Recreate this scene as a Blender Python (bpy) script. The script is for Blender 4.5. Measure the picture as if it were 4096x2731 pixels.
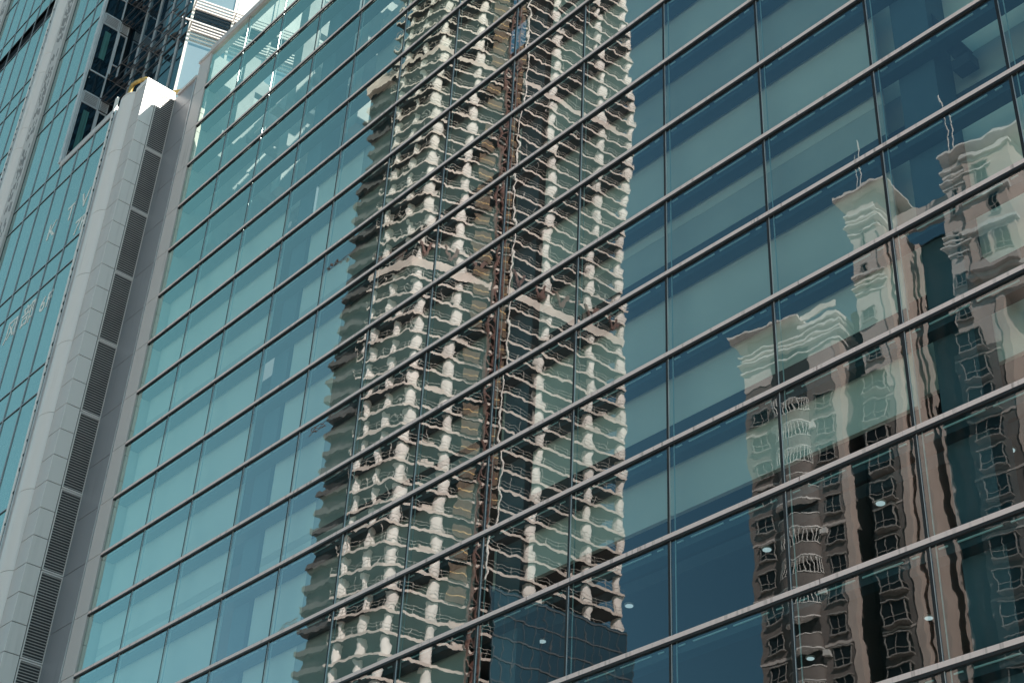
import bpy, math, random
from mathutils import Vector, Matrix
random.seed(7)
R = math.radians
for o in list(bpy.data.objects): bpy.data.objects.remove(o)
S = bpy.context.scene
col = S.collection

# ------------------------------------------------------------ camera, sky, sun, exposure
CAM = (17.24128859, -18.28744574, 1.6)
rx = Vector((0.66275454, 0.74729998, 0.04794957))
ry = Vector((-0.39871588, 0.40635831, -0.82213051))
rz = Vector((-0.63386282, 0.52575247, 0.56727618))
cam = bpy.data.cameras.new('camera'); camo = bpy.data.objects.new('camera', cam); col.objects.link(camo)
cam.sensor_width = 36; cam.lens = 6137.24 / 4096 * 36; cam.clip_end = 3000; cam.clip_start = 0.1
m = Matrix.Identity(4)
for k in range(3):
    m[k][0] = rx[k]; m[k][1] = -ry[k]; m[k][2] = -rz[k]; m[k][3] = CAM[k]
camo.matrix_world = m
S.camera = camo
SUN_AZ, SUN_EL = R(27), R(44)            # azimuth from +X towards +Y
sd = Vector((math.cos(SUN_AZ) * math.cos(SUN_EL), math.sin(SUN_AZ) * math.cos(SUN_EL), math.sin(SUN_EL)))
W = bpy.data.worlds.new('World'); S.world = W; W.use_nodes = True
nt = W.node_tree; bg = nt.nodes['Background']
sky = nt.nodes.new('ShaderNodeTexSky'); sky.sky_type = 'NISHITA'; sky.sun_disc = False
sky.sun_elevation = SUN_EL; sky.sun_rotation = math.pi / 2 - SUN_AZ
sky.air_density = 1.0; sky.dust_density = .6; sky.ozone_density = 3.0
grade = nt.nodes.new('ShaderNodeMix'); grade.data_type = 'RGBA'; grade.blend_type = 'MULTIPLY'; grade.inputs[0].default_value = 1
nt.links.new(sky.outputs[0], grade.inputs[6]); grade.inputs[7].default_value = (.64, 1.0, .82, 1)
# haze-like glow added low in the west-south-west sky to lift the left reflections
tcw = nt.nodes.new('ShaderNodeTexCoord'); dtw = nt.nodes.new('ShaderNodeVectorMath'); dtw.operation = 'DOT_PRODUCT'
va, ve = R(-174), R(30); dtw.inputs[1].default_value = (math.cos(va) * math.cos(ve), math.sin(va) * math.cos(ve), math.sin(ve))
nt.links.new(tcw.outputs['Generated'], dtw.inputs[0])
mrw = nt.nodes.new('ShaderNodeMapRange'); mrw.interpolation_type = 'SMOOTHSTEP'; mrw.inputs[1].default_value = .80; mrw.inputs[2].default_value = 1.0
nt.links.new(dtw.outputs['Value'], mrw.inputs[0])
veil = nt.nodes.new('ShaderNodeMix'); veil.data_type = 'RGBA'; veil.blend_type = 'ADD'; veil.inputs[7].default_value = (.85, 1.6, 1.42, 1)
nt.links.new(mrw.outputs[0], veil.inputs[0]); nt.links.new(grade.outputs[2], veil.inputs[6])
nt.links.new(veil.outputs[2], bg.inputs[0]); bg.inputs[1].default_value = 0.085
sl = bpy.data.lights.new('sun', 'SUN'); sl.energy = 5; sl.angle = R(0.5); sl.color = (1, 0.93, 0.84)
so = bpy.data.objects.new('sun', sl); col.objects.link(so); so.rotation_euler = (-sd).to_track_quat('-Z', 'Y').to_euler()
so.location = (40, 20, 90)
S.view_settings.view_transform = 'Standard'; S.view_settings.look = 'None'
S.view_settings.exposure = 0.82; S.view_settings.gamma = 1
S.render.engine = 'CYCLES'
S.cycles.transparent_max_bounces = 24; S.cycles.max_bounces = 10; S.cycles.glossy_bounces = 4
S.cycles.caustics_reflective = False; S.cycles.caustics_refractive = False

# ------------------------------------------------------------ helpers
class MB:
    def __init__(s): s.v = []; s.f = []; s.m = []
    def quad(s, pts, mi=0):
        n = len(s.v); s.v += [tuple(p) for p in pts]; s.f.append(tuple(range(n, n + len(pts)))); s.m.append(mi); return s
    def box(s, x0, x1, y0, y1, z0, z1, mi=0, M=None):
        if x0 > x1: x0, x1 = x1, x0
        if y0 > y1: y0, y1 = y1, y0
        if z0 > z1: z0, z1 = z1, z0
        n = len(s.v)
        c = [(x0, y0, z0), (x1, y0, z0), (x1, y1, z0), (x0, y1, z0), (x0, y0, z1), (x1, y0, z1), (x1, y1, z1), (x0, y1, z1)]
        if M is not None: c = [tuple(M @ Vector(p)) for p in c]
        s.v += c
        for f in ((0, 3, 2, 1), (4, 5, 6, 7), (0, 1, 5, 4), (1, 2, 6, 5), (2, 3, 7, 6), (3, 0, 4, 7)):
            s.f.append(tuple(n + k for k in f)); s.m.append(mi)
        return s
    def prism(s, poly, z0, z1, mi=0, M=None):
        n = len(s.v); k = len(poly)
        c = [(p[0], p[1], z0) for p in poly] + [(p[0], p[1], z1) for p in poly]
        if M is not None: c = [tuple(M @ Vector(p)) for p in c]
        s.v += c
        s.f.append(tuple(n + i for i in reversed(range(k)))); s.m.append(mi)
        s.f.append(tuple(n + k + i for i in range(k))); s.m.append(mi)
        for i in range(k):
            j = (i + 1) % k; s.f.append((n + i, n + j, n + k + j, n + k + i)); s.m.append(mi)
        return s
    def beam(s, a, b, w, h, mi=0, up=(0, 0, 1)):
        a = Vector(a); b = Vector(b); d = (b - a); L = d.length; d.normalize()
        u = Vector(up)
        if abs(d.dot(u)) > .98: u = Vector((1, 0, 0))
        sx = d.cross(u).normalized(); sz = sx.cross(d)
        M = Matrix(((sx.x, d.x, sz.x, a.x), (sx.y, d.y, sz.y, a.y), (sx.z, d.z, sz.z, a.z), (0, 0, 0, 1)))
        return s.box(-w / 2, w / 2, 0, L, -h / 2, h / 2, mi, M)
    def tube(s, pts, r, n=12, mi=0, closed=False):
        P = [Vector(p) for p in pts]; base = len(s.v); prev = None
        for i, p in enumerate(P):
            t = (P[min(i + 1, len(P) - 1)] - P[max(i - 1, 0)]).normalized()
            a = prev if prev is not None else t.orthogonal().normalized()
            a = (a - t * a.dot(t)).normalized(); prev = a; b = t.cross(a)
            for k in range(n):
                q = p + (a * math.cos(2 * math.pi * k / n) + b * math.sin(2 * math.pi * k / n)) * r
                s.v.append(tuple(q))
        for i in range(len(P) - 1):
            for k in range(n):
                k2 = (k + 1) % n
                s.f.append((base + i * n + k, base + i * n + k2, base + (i + 1) * n + k2, base + (i + 1) * n + k)); s.m.append(mi)
        s.f.append(tuple(base + k for k in reversed(range(n)))); s.m.append(mi)
        s.f.append(tuple(base + (len(P) - 1) * n + k for k in range(n))); s.m.append(mi)
        return s
    def build(s, name, mats, parent=None, loc=None, smooth=False, flip=False):
        if not isinstance(mats, (list, tuple)): mats = [mats]
        off = Vector((0, 0, 0))
        if loc is not None: off = Vector(loc)
        elif parent is not None: off = Vector(parent.get('wl', (0, 0, 0)))
        me = bpy.data.meshes.new(name)
        me.from_pydata([tuple(Vector(v) - off) for v in s.v], [], [tuple(reversed(f)) for f in s.f] if flip else s.f)
        for mt in mats: me.materials.append(mt)
        me.polygons.foreach_set('material_index', s.m)
        if smooth: me.polygons.foreach_set('use_smooth', [True] * len(s.f))
        if smooth: me.set_sharp_from_angle(angle=R(35))
        me.update()
        o = bpy.data.objects.new(name, me); col.objects.link(o)
        if parent is not None:
            o.parent = parent
            if loc is not None: o.location = Vector(loc) - wloc(parent)
        elif loc is not None: o.location = loc
        if loc is not None: o['wl'] = tuple(loc)
        elif parent is not None: o['wl'] = tuple(off)
        return o
def wloc(o):
    return Vector(o['wl']) if 'wl' in o else Vector((0, 0, 0))
def link_copy(o, parent, loc):
    c = o.copy(); col.objects.link(c); c.parent = parent; c.location = Vector(loc) - wloc(parent); c['wl'] = tuple(loc); return c
def thing(name, label, cat, loc=(0, 0, 0)):
    o = bpy.data.objects.new(name, None); col.objects.link(o); o.location = loc; o['wl'] = tuple(loc)
    o['label'] = label; o['category'] = cat; return o
def tag(o, label, cat): o['label'] = label; o['category'] = cat; return o

# ------------------------------------------------------------ materials
def mat(name):
    m = bpy.data.materials.new(name); m.use_nodes = True; n = m.node_tree
    return m, n, n.nodes['Principled BSDF']
def N(n, t, **kw):
    x = n.nodes.new(t)
    for k, v in kw.items():
        if k.startswith('i_'):
            x.inputs[int(k[2:]) if k[2:].isdigit() else k[2:]].default_value = v
        else: setattr(x, k, v)
    return x
def simple(name, c, rough=.5, metal=0, var=.12, scale=1.5, spec=.5, stretch=(1, 1, 1), bump=0):
    m, n, b = mat(name)
    tc = N(n, 'ShaderNodeTexCoord'); mp = N(n, 'ShaderNodeMapping'); mp.inputs['Scale'].default_value = stretch
    ns = N(n, 'ShaderNodeTexNoise'); ns.inputs['Scale'].default_value = scale; ns.inputs['Detail'].default_value = 5
    n.links.new(tc.outputs['Object'], mp.inputs[0]); n.links.new(mp.outputs[0], ns.inputs['Vector'])
    mx = N(n, 'ShaderNodeMix', data_type='RGBA')
    mx.inputs[6].default_value = tuple(v * (1 - var) for v in c) + (1,)
    mx.inputs[7].default_value = tuple(min(1, v * (1 + var)) for v in c) + (1,)
    rp = N(n, 'ShaderNodeMapRange'); rp.inputs[1].default_value = .3; rp.inputs[2].default_value = .7
    n.links.new(ns.outputs[0], rp.inputs[0]); n.links.new(rp.outputs[0], mx.inputs[0]); n.links.new(mx.outputs[2], b.inputs['Base Color'])
    b.inputs['Roughness'].default_value = rough; b.inputs['Metallic'].default_value = metal
    b.inputs['Specular IOR Level'].default_value = spec
    if bump:
        bp = N(n, 'ShaderNodeBump'); bp.inputs['Distance'].default_value = bump
        n.links.new(ns.outputs[0], bp.inputs['Height']); n.links.new(bp.outputs[0], b.inputs['Normal'])
    return m
def streaked(name, c, rough=.45, metal=.0, dirt=.35, sc=6):
    """painted aluminium with vertical rain streaks"""
    m, n, b = mat(name)
    tc = N(n, 'ShaderNodeTexCoord'); mp = N(n, 'ShaderNodeMapping'); mp.inputs['Scale'].default_value = (sc * 4, sc * 4, .25)
    ns = N(n, 'ShaderNodeTexNoise'); ns.inputs['Scale'].default_value = 1; ns.inputs['Detail'].default_value = 3
    n2 = N(n, 'ShaderNodeTexNoise'); n2.inputs['Scale'].default_value = .5; n2.inputs['Detail'].default_value = 4
    n.links.new(tc.outputs['Object'], mp.inputs[0]); n.links.new(mp.outputs[0], ns.inputs['Vector']); n.links.new(tc.outputs['Object'], n2.inputs['Vector'])
    rp = N(n, 'ShaderNodeMapRange'); rp.inputs[1].default_value = .56; rp.inputs[2].default_value = .68
    n.links.new(ns.outputs[0], rp.inputs[0])
    rp2 = N(n, 'ShaderNodeMapRange'); rp2.inputs[1].default_value = .4; rp2.inputs[2].default_value = .62
    n.links.new(n2.outputs[0], rp2.inputs[0])
    mu = N(n, 'ShaderNodeMath', operation='MULTIPLY'); n.links.new(rp.outputs[0], mu.inputs[0]); n.links.new(rp2.outputs[0], mu.inputs[1])
    mx = N(n, 'ShaderNodeMix', data_type='RGBA'); mx.inputs[6].default_value = c + (1,)
    mx.inputs[7].default_value = tuple(v * (1 - dirt) for v in c) + (1,)
    n.links.new(mu.outputs[0], mx.inputs[0]); n.links.new(mx.outputs[2], b.inputs['Base Color'])
    b.inputs['Roughness'].default_value = rough; b.inputs['Metallic'].default_value = metal
    return m
def glass(name, r0, tint, gcol, wave, under=None, under_rough=.6, pane_tilt=.0012, grow=5.0, gcol2=None):
    """mirror-coated window glass: Fresnel mix of a wavy mirror and either the view through (tinted) or a solid backing"""
    m = bpy.data.materials.new(name); m.use_nodes = True; n = m.node_tree; n.nodes.clear()
    out = N(n, 'ShaderNodeOutputMaterial'); mix = N(n, 'ShaderNodeMixShader')
    gl = N(n, 'ShaderNodeBsdfGlossy'); gl.inputs['Roughness'].default_value = 0.0; gl.inputs['Color'].default_value = gcol + (1,)
    if under is None:
        tr = N(n, 'ShaderNodeBsdfTransparent'); tr.inputs['Color'].default_value = tint + (1,)
    else:
        tr = N(n, 'ShaderNodeBsdfDiffuse')
        tcb = N(n, 'ShaderNodeTexCoord'); nb = N(n, 'ShaderNodeTexNoise'); nb.inputs['Scale'].default_value = .35; nb.inputs['Detail'].default_value = 3
        oi2 = N(n, 'ShaderNodeObjectInfo'); ad = N(n, 'ShaderNodeMath', operation='ADD'); ml = N(n, 'ShaderNodeMath', operation='MULTIPLY'); ml.inputs[1].default_value = .45
        n.links.new(tcb.outputs['Object'], nb.inputs['Vector']); n.links.new(oi2.outputs['Random'], ml.inputs[0]); n.links.new(nb.outputs[0], ad.inputs[0]); n.links.new(ml.outputs[0], ad.inputs[1])
        mxb = N(n, 'ShaderNodeMix', data_type='RGBA'); mxb.inputs[6].default_value = tuple(v * .75 for v in under) + (1,); mxb.inputs[7].default_value = tuple(v * 1.2 for v in under) + (1,)
        n.links.new(ad.outputs[0], mxb.inputs[0]); n.links.new(mxb.outputs[2], tr.inputs['Color'])
    geo = N(n, 'ShaderNodeNewGeometry'); oi = N(n, 'ShaderNodeObjectInfo'); tc = N(n, 'ShaderNodeTexCoord')
    rv = N(n, 'ShaderNodeVectorMath', operation='SCALE'); rv.inputs[0].default_value = (37.1, 11.3, 71.9)
    n.links.new(oi.outputs['Random'], rv.inputs['Scale'])
    av = N(n, 'ShaderNodeVectorMath', operation='ADD'); n.links.new(tc.outputs['Object'], av.inputs[0]); n.links.new(rv.outputs[0], av.inputs[1])
    acc = geo.outputs['Normal']
    for sc, amp, det in wave:
        ns = N(n, 'ShaderNodeTexNoise'); ns.inputs['Scale'].default_value = sc; ns.inputs['Detail'].default_value = det; ns.inputs['Roughness'].default_value = .45
        n.links.new(av.outputs[0], ns.inputs['Vector'])
        sb = N(n, 'ShaderNodeVectorMath', operation='SUBTRACT'); sb.inputs[1].default_value = (.5, .5, .5); n.links.new(ns.outputs['Color'], sb.inputs[0])
        sc_ = N(n, 'ShaderNodeVectorMath', operation='SCALE'); sc_.inputs['Scale'].default_value = amp; n.links.new(sb.outputs[0], sc_.inputs[0])
        ad = N(n, 'ShaderNodeVectorMath', operation='ADD'); n.links.new(acc, ad.inputs[0]); n.links.new(sc_.outputs[0], ad.inputs[1]); acc = ad.outputs[0]
    if gcol2 is not None:      # the coating's hue drifts from blue to green towards grazing view
        gm = N(n, 'ShaderNodeMix', data_type='RGBA'); gm.inputs[6].default_value = gcol + (1,); gm.inputs[7].default_value = gcol2 + (1,)
        gd = N(n, 'ShaderNodeVectorMath', operation='DOT_PRODUCT'); n.links.new(geo.outputs['Normal'], gd.inputs[0]); n.links.new(geo.outputs['Incoming'], gd.inputs[1])
        ga = N(n, 'ShaderNodeMath', operation='ABSOLUTE'); n.links.new(gd.outputs['Value'], ga.inputs[0])
        gr = N(n, 'ShaderNodeMapRange'); gr.inputs[1].default_value = .46; gr.inputs[2].default_value = .30; n.links.new(ga.outputs[0], gr.inputs[0])
        n.links.new(gr.outputs[0], gm.inputs[0]); n.links.new(gm.outputs[2], gl.inputs['Color'])
    wn = N(n, 'ShaderNodeTexWhiteNoise', noise_dimensions='1D'); n.links.new(oi.outputs['Random'], wn.inputs['W'])
    sb = N(n, 'ShaderNodeVectorMath', operation='SUBTRACT'); sb.inputs[1].default_value = (.5, .5, .5); n.links.new(wn.outputs['Color'], sb.inputs[0])
    sc_ = N(n, 'ShaderNodeVectorMath', operation='SCALE'); sc_.inputs['Scale'].default_value = pane_tilt * 2; n.links.new(sb.outputs[0], sc_.inputs[0])
    ad = N(n, 'ShaderNodeVectorMath', operation='ADD'); n.links.new(acc, ad.inputs[0]); n.links.new(sc_.outputs[0], ad.inputs[1])
    nm = N(n, 'ShaderNodeVectorMath', operation='NORMALIZE'); n.links.new(ad.outputs[0], nm.inputs[0]); n.links.new(nm.outputs[0], gl.inputs['Normal'])
    dp = N(n, 'ShaderNodeVectorMath', operation='DOT_PRODUCT'); n.links.new(geo.outputs['Normal'], dp.inputs[0]); n.links.new(geo.outputs['Incoming'], dp.inputs[1])
    ab = N(n, 'ShaderNodeMath', operation='ABSOLUTE'); n.links.new(dp.outputs['Value'], ab.inputs[0])
    om = N(n, 'ShaderNodeMath', operation='SUBTRACT'); om.inputs[0].default_value = 1; n.links.new(ab.outputs[0], om.inputs[1])
    pw = N(n, 'ShaderNodeMath', operation='POWER'); pw.inputs[1].default_value = grow; n.links.new(om.outputs[0], pw.inputs[0])
    mr = N(n, 'ShaderNodeMapRange'); mr.inputs[3].default_value = r0; mr.inputs[4].default_value = 1; n.links.new(pw.outputs[0], mr.inputs[0])
    n.links.new(mr.outputs[0], mix.inputs[0]); n.links.new(tr.outputs[0], mix.inputs[1]); n.links.new(gl.outputs[0], mix.inputs[2])
    n.links.new(mix.outputs[0], out.inputs[0])
    return m
def clear(name, tint=(.97, .98, .98)):
    m = bpy.data.materials.new(name); m.use_nodes = True; n = m.node_tree; n.nodes.clear()
    out = N(n, 'ShaderNodeOutputMaterial'); tr = N(n, 'ShaderNodeBsdfTransparent'); tr.inputs['Color'].default_value = tint + (1,)
    n.links.new(tr.outputs[0], out.inputs[0]); return m
def lamp(name, c, e):
    m = bpy.data.materials.new(name); m.use_nodes = True; n = m.node_tree; n.nodes.clear()
    out = N(n, 'ShaderNodeOutputMaterial'); em = N(n, 'ShaderNodeEmission'); em.inputs[0].default_value = c + (1,); em.inputs[1].default_value = e
    n.links.new(em.outputs[0], out.inputs[0]); return m

M_pane = glass('coated_pane', .06, (.80, .96, .92), (.97, .94, .97), [(.55, .004, 0), (3.3, .0045, 2)], pane_tilt=.0014, grow=1.7, gcol2=(.82, 1.0, .88))
M_clear = clear('pane_inner')
M_cap = streaked('transom_cap', (.92, .73, .70), .5, .0, .45, 3)
M_black = simple('black_gasket_shade', (.012, .013, .016), .5, 0, .1)
M_trim = simple('bright_trim', (.75, .78, .8), .3, .6)
M_beam = simple('transom_beam', (.012, .04, .06), .6, 0, .25, .8)
M_inlay = simple('inner_strip', (.35, .5, .55), .5)
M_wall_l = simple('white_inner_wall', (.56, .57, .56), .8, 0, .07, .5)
M_wall_b = simple('bright_inner_wall', (.76, .77, .75), .8, 0, .06, .5)  # paler copy of the inner wall, offsetting weaker light
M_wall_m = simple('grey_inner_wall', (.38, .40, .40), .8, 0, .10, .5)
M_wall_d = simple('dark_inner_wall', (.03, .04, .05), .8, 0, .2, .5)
M_attic = simple('attic_plaster', (.48, .48, .47), .85, 0, .2, .8)
M_col = simple('column_paint', (.05, .095, .13), .6, 0, .2, .5)
M_cold = simple('column_side', (.018, .03, .045), .6, 0, .2, .5)
M_ceil = simple('dark_ceiling', (.02, .028, .035), .7, 0, .2, .6)
M_lamp = lamp('downlight_disc', (.75, .88, .95), .36)
M_lampr = simple('downlight_ring', (.35, .36, .36), .4)
M_clad = streaked('grey_cladding', (.60, .57, .57), .4, .0, .18, 1.2)
M_cladw = streaked('white_cladding', (.84, .80, .79), .38, .0, .12, 1.2)
M_cladd = streaked('perforated_cladding', (.30, .31, .34), .35, .1, .2, 1.5)
M_joint = simple('panel_joint', (.05, .055, .065), .7)
M_slat = simple('louvre_slat', (.50, .48, .47), .4, .2)
M_louvre_dark = simple('louvre_void', (.012, .012, .014), .8)
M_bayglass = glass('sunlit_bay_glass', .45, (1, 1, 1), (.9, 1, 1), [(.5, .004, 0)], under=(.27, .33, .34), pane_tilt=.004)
M_hglass = glass('hotel_glass', .30, (1, 1, 1), (.88, .95, .92), [(.5, .004, 0), (2.2, .004, 1)], under=(.13, .25, .25), pane_tilt=.004, grow=3.6)
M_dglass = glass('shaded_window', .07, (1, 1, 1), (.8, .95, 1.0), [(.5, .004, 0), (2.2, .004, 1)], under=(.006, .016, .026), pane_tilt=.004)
M_slatd = simple('bracket_grey', (.25, .26, .28), .5, .2)
M_curt = simple('green_curtain', (.05, .16, .16), .8, 0, .35, 2.2, stretch=(6, 6, .3))
M_hmull = simple('hotel_mullion', (.42, .44, .48), .4, .3)
M_alu = simple('window_frame_alu', (.60, .61, .64), .4, .2)
M_cream = simple('cream_frame', (.80, .76, .72), .5)
M_brise = simple('sunshade_metal', (.085, .09, .10), .45, .3)
M_yellow = simple('yellow_pipe_paint', (.52, .36, .11), .5, 0, .5, 3)
M_sign = simple('pale_lettering', (.80, .93, .90), .7, 0, .25, 6)
M_conc = simple('raw_concrete', (.56, .475, .42), .85, 0, .18, .35, .2)
M_concw = simple('pale_concrete_column', (.74, .68, .63), .85, 0, .12, .3, .2)
M_core = simple('dark_core', (.018, .018, .018), .9, 0, .4, .12)  # shade inside the open floors put into the concrete's colour
M_soffit = simple('slab_soffit', (.035, .036, .036), .9, 0, .3, .12)  # underside darkened in colour for the shade below each slab
M_rust = simple('rusty_steel', (.13, .065, .05), .7, 0, .4, 1)
M_net = simple('brown_safety_net', (.11, .075, .05), .9, 0, .55, 2.5, stretch=(3, 3, .6))
M_netline = simple('ochre_band', (.60, .40, .18), .8)
M_rail = simple('steel_rail', (.42, .38, .34), .6, .2)
M_cwall = glass('new_curtain_wall', .10, (1, 1, 1), (.7, .9, 1), [(.3, .01, 1)], under=(.022, .045, .06), pane_tilt=.01)
M_cwf = simple('dull_frame', (.09, .10, .11), .6)
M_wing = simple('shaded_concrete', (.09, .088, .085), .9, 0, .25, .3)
M_tile = simple('brown_tile', (.19, .165, .152), .75, 0, .14, .5)
M_tiled = simple('grey_tile', (.175, .16, .15), .75, 0, .14, .5)
M_tilel = simple('light_render', (.55, .50, .47), .8, 0, .08, .4)
M_white = simple('white_trim', (.75, .73, .70), .7)
M_frame = simple('grey_window_frame', (.34, .32, .30), .6)
M_quoin = simple('pink_quoin', (.56, .47, .42), .8, 0, .08, .5)
M_dwin = glass('apartment_window', .05, (1, 1, 1), (.45, .45, .45), [(.5, .02, 0)], under=(.012, .017, .019), pane_tilt=.02)
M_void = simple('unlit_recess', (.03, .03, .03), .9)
M_asph = simple('asphalt', (.05, .05, .052), .9, 0, .2, 2, .3)
M_pave = simple('paving', (.42, .38, .35), .85, 0, .15, 1.2, .3)
M_paint = simple('road_paint', (.7, .7, .68), .7)

# ------------------------------------------------------------ ground
g = MB().quad([(-900, -900, 0), (900, -900, 0), (900, 900, 0), (-900, 900, 0)]).build('ground', M_pave); g['kind'] = 'structure'
rd = MB().box(-400, 400, -40, -25, .004, .008); rd = rd.build('road', M_asph); rd['kind'] = 'structure'
pv = MB().box(-400, 400, -24.7, -3, .004, .13).build('pavement', M_pave); pv['kind'] = 'structure'
kb = MB().box(-400, 400, -25, -24.7, .004, .15).build('kerb', M_tilel); kb['kind'] = 'structure'
ln = MB()
for k in range(-30, 31): ln.box(k * 6, k * 6 + 3, -32.6, -32.45, .012, .014)
ln = ln.build('road_marking', M_paint); ln['kind'] = 'structure'

# ------------------------------------------------------------ the glass office building
PW = 2.692189; Z0 = 26.71032916; XL = -24.18; XR = 7 * PW
def TZ(j): return Z0 - 2 * j
B = thing('glass_office_building', 'teal glass office block with long grey horizontal caps mirroring two towers', 'building', (0, 0, 0))
# panes
gap = .006
pm = MB().box(gap, PW - gap, 0, .018, -2 + gap, -gap, 1)
pm.m[2] = 0                                      # the y=0 face is the coated one
first = None; rest = MB(); cells = []
R0 = Vector(CAM)
for j in range(-9, 13):
    for i in range(-9, 7):
        c = Vector(((i + .5) * PW, 0, TZ(j) - 1)) - R0
        px = (c.dot(rx) / c.dot(rz) * 1.4983 + .5); py = (c.dot(ry) / c.dot(rz) * 1.4983 + .3334)
        vis = (-.05 < px < 1.05 and -.05 < py < .72)
        cells.append((0 if vis else 1, c.length, i, j))
cells.sort()
npane = 0
for vis, d, i, j in cells:
    x = i * PW; w = PW
    narrow = i == -9
    if vis == 0 and npane < 99 and not narrow:
        loc = (x, 0, TZ(j))
        if first is None:
            first = MB(); first.v = pm.v; first.f = pm.f; first.m = pm.m
            vv = [tuple(Vector(v) + Vector(loc)) for v in pm.v]; first.v = vv
            first = first.build('glass_pane', [M_pane, M_clear], B, loc=loc)
        else: link_copy(first, B, loc)
        npane += 1
    else:
        n = len(rest.f); rest.box(max(x, XL) + gap, x + PW - gap, 0, .018, TZ(j) - 2 + gap, TZ(j) - gap, 1); rest.m[n + 2] = 0
r_ = rest.build('glass_pane', [M_pane, M_clear], B); r_['kind'] = 'stuff'
# caps
for j in range(-8, 13):
    z = TZ(j); mb = MB()
    xs = [XL]; q = -3.9 - 2.57 * 2
    while q < 7: xs.append(q * PW + .1 * PW * ((j * 7) % 3 - 1)); q += 2.57
    xs = sorted(x for x in xs if XL <= x < XR) + [XR]
    for a, b in zip(xs, xs[1:]): mb.box(a + .012, b - .012, -.045, -.002, z - .088, z + .0); mb.m[-6] = 1  # underside painted black as the shade under the cap
    cap = mb.build('transom_cap', [M_cap, M_black], B)
    MB().box(XL, XR, -.043, -.003, z - .140, z - .090).build('gasket', M_black, cap)  # black strip doubles as the cap's shadow line
mb = MB().box(XL - .02, XR, -.10, .30, 44.50, 44.78).build('roof_coping', M_clad, B)
# mullions
for i in range(-8, 8):
    x = i * PW; mb = MB()
    mu = MB().box(x - .030, x + .030, -.012, -.003, 0, 44.49).build('mullion', M_black, B)
    MB().box(x + .032, x + .040, -.016, -.003, 0, 44.49).build('trim', M_trim, mu)
    MB().box(x + .105, x + .118, .035, .055, 0, 44.49).build('inner_trim', M_inlay, mu)
# beams; pale strips added as the glints reflected under each cap
for j in range(-8, 13):
    z = TZ(j)
    bm = MB().box(XL + .05, XR, .06, .34, z - .33, z - .03).build('transom_beam', M_beam, B)
    st = MB()
    for i in range(-9, 7):
        x = i * PW
        for a, b in ((.16, .32), (.5, 1.28), (1.42, 2.2), (2.36, 2.5)): 
            if x + a > XL: st.box(x + a, x + b, .026, .05, z - .215, z - .19)
    st.build('glint_strip', M_inlay, bm)
# interior walls, slabs, ceiling
yw = 1.0
x1 = -1.4 * PW
def wallp(xa, xb, za, zb, mt, y=yw, name='inner_wall'): MB().box(xa, xb, y, y + .1, za + .003, zb - .003).build(name, mt, B)
YN, YF = .40, 1.0
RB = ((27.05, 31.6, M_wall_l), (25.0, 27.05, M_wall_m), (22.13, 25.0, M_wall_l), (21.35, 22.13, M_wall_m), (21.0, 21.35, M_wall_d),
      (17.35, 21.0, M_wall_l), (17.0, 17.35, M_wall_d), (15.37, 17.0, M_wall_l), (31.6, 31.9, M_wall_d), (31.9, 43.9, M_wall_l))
M_wall_s = simple('drab_inner_wall', (.36, .37, .37), .8, 0, .12, .5)  # darker copy of the inner wall, dimming the gaps of the reflected tower
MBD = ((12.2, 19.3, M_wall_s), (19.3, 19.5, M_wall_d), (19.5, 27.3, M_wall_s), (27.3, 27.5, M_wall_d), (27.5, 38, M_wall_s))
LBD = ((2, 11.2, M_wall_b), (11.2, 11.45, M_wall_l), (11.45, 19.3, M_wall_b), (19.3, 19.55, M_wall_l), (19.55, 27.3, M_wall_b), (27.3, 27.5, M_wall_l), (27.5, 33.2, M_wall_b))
def zone(xa, xb, bands, y):
    dz = (y - YN) * .95
    for k, (za, zb, mt) in enumerate(bands):
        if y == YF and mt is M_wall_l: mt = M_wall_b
        wallp(xa + .003, xb - .003, za + dz, zb + dz, mt, y)
# near the columns the wall steps back behind them
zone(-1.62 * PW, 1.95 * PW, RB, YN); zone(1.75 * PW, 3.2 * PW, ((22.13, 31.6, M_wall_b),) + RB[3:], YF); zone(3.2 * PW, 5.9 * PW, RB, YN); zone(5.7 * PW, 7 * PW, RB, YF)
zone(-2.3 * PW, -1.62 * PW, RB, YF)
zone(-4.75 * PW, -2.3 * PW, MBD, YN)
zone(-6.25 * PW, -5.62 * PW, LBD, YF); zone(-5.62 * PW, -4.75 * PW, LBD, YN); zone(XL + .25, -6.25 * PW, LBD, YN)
# upper left: roof left open, invented attic pieces catch the sun as pale patches
for k in range(7):
    z = 35.5 + k * 1.35
    MB().box(XL + .3, -5 * PW, 3.2, 3.5, z, z + .5).build('attic_beam', M_attic, B)
for k, x in enumerate((-23.2, -18.9, -14.6, -11.0)):
    MB().box(x, x + .55, .75, 1.35, 34.6, 43.9).build('attic_column', M_attic, B)
    for q in range(4): MB().box(x + .2, x + .5, 1.36, 3.1, 35.4 + q * 2.3, 36.1 + q * 2.3).build('attic_cross_beam', M_attic, B)
MB().box(XL + .3, -5 * PW, 4.5, 4.7, 34.6, 44.2).build('attic_back_wall', M_attic, B)
for k in range(14):
    x = -22.6 + k * .9
    MB().box(x, x + .5, 1.6, 3.0, 40.2 + (k % 3) * .5, 40.3 + (k % 3) * .5).build('ceiling_tray', M_wall_l, B)
MB().box(XL + .02, XL + .2, .05, 4.4, 2, 44.3).build('end_wall', M_wall_l, B)
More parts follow.
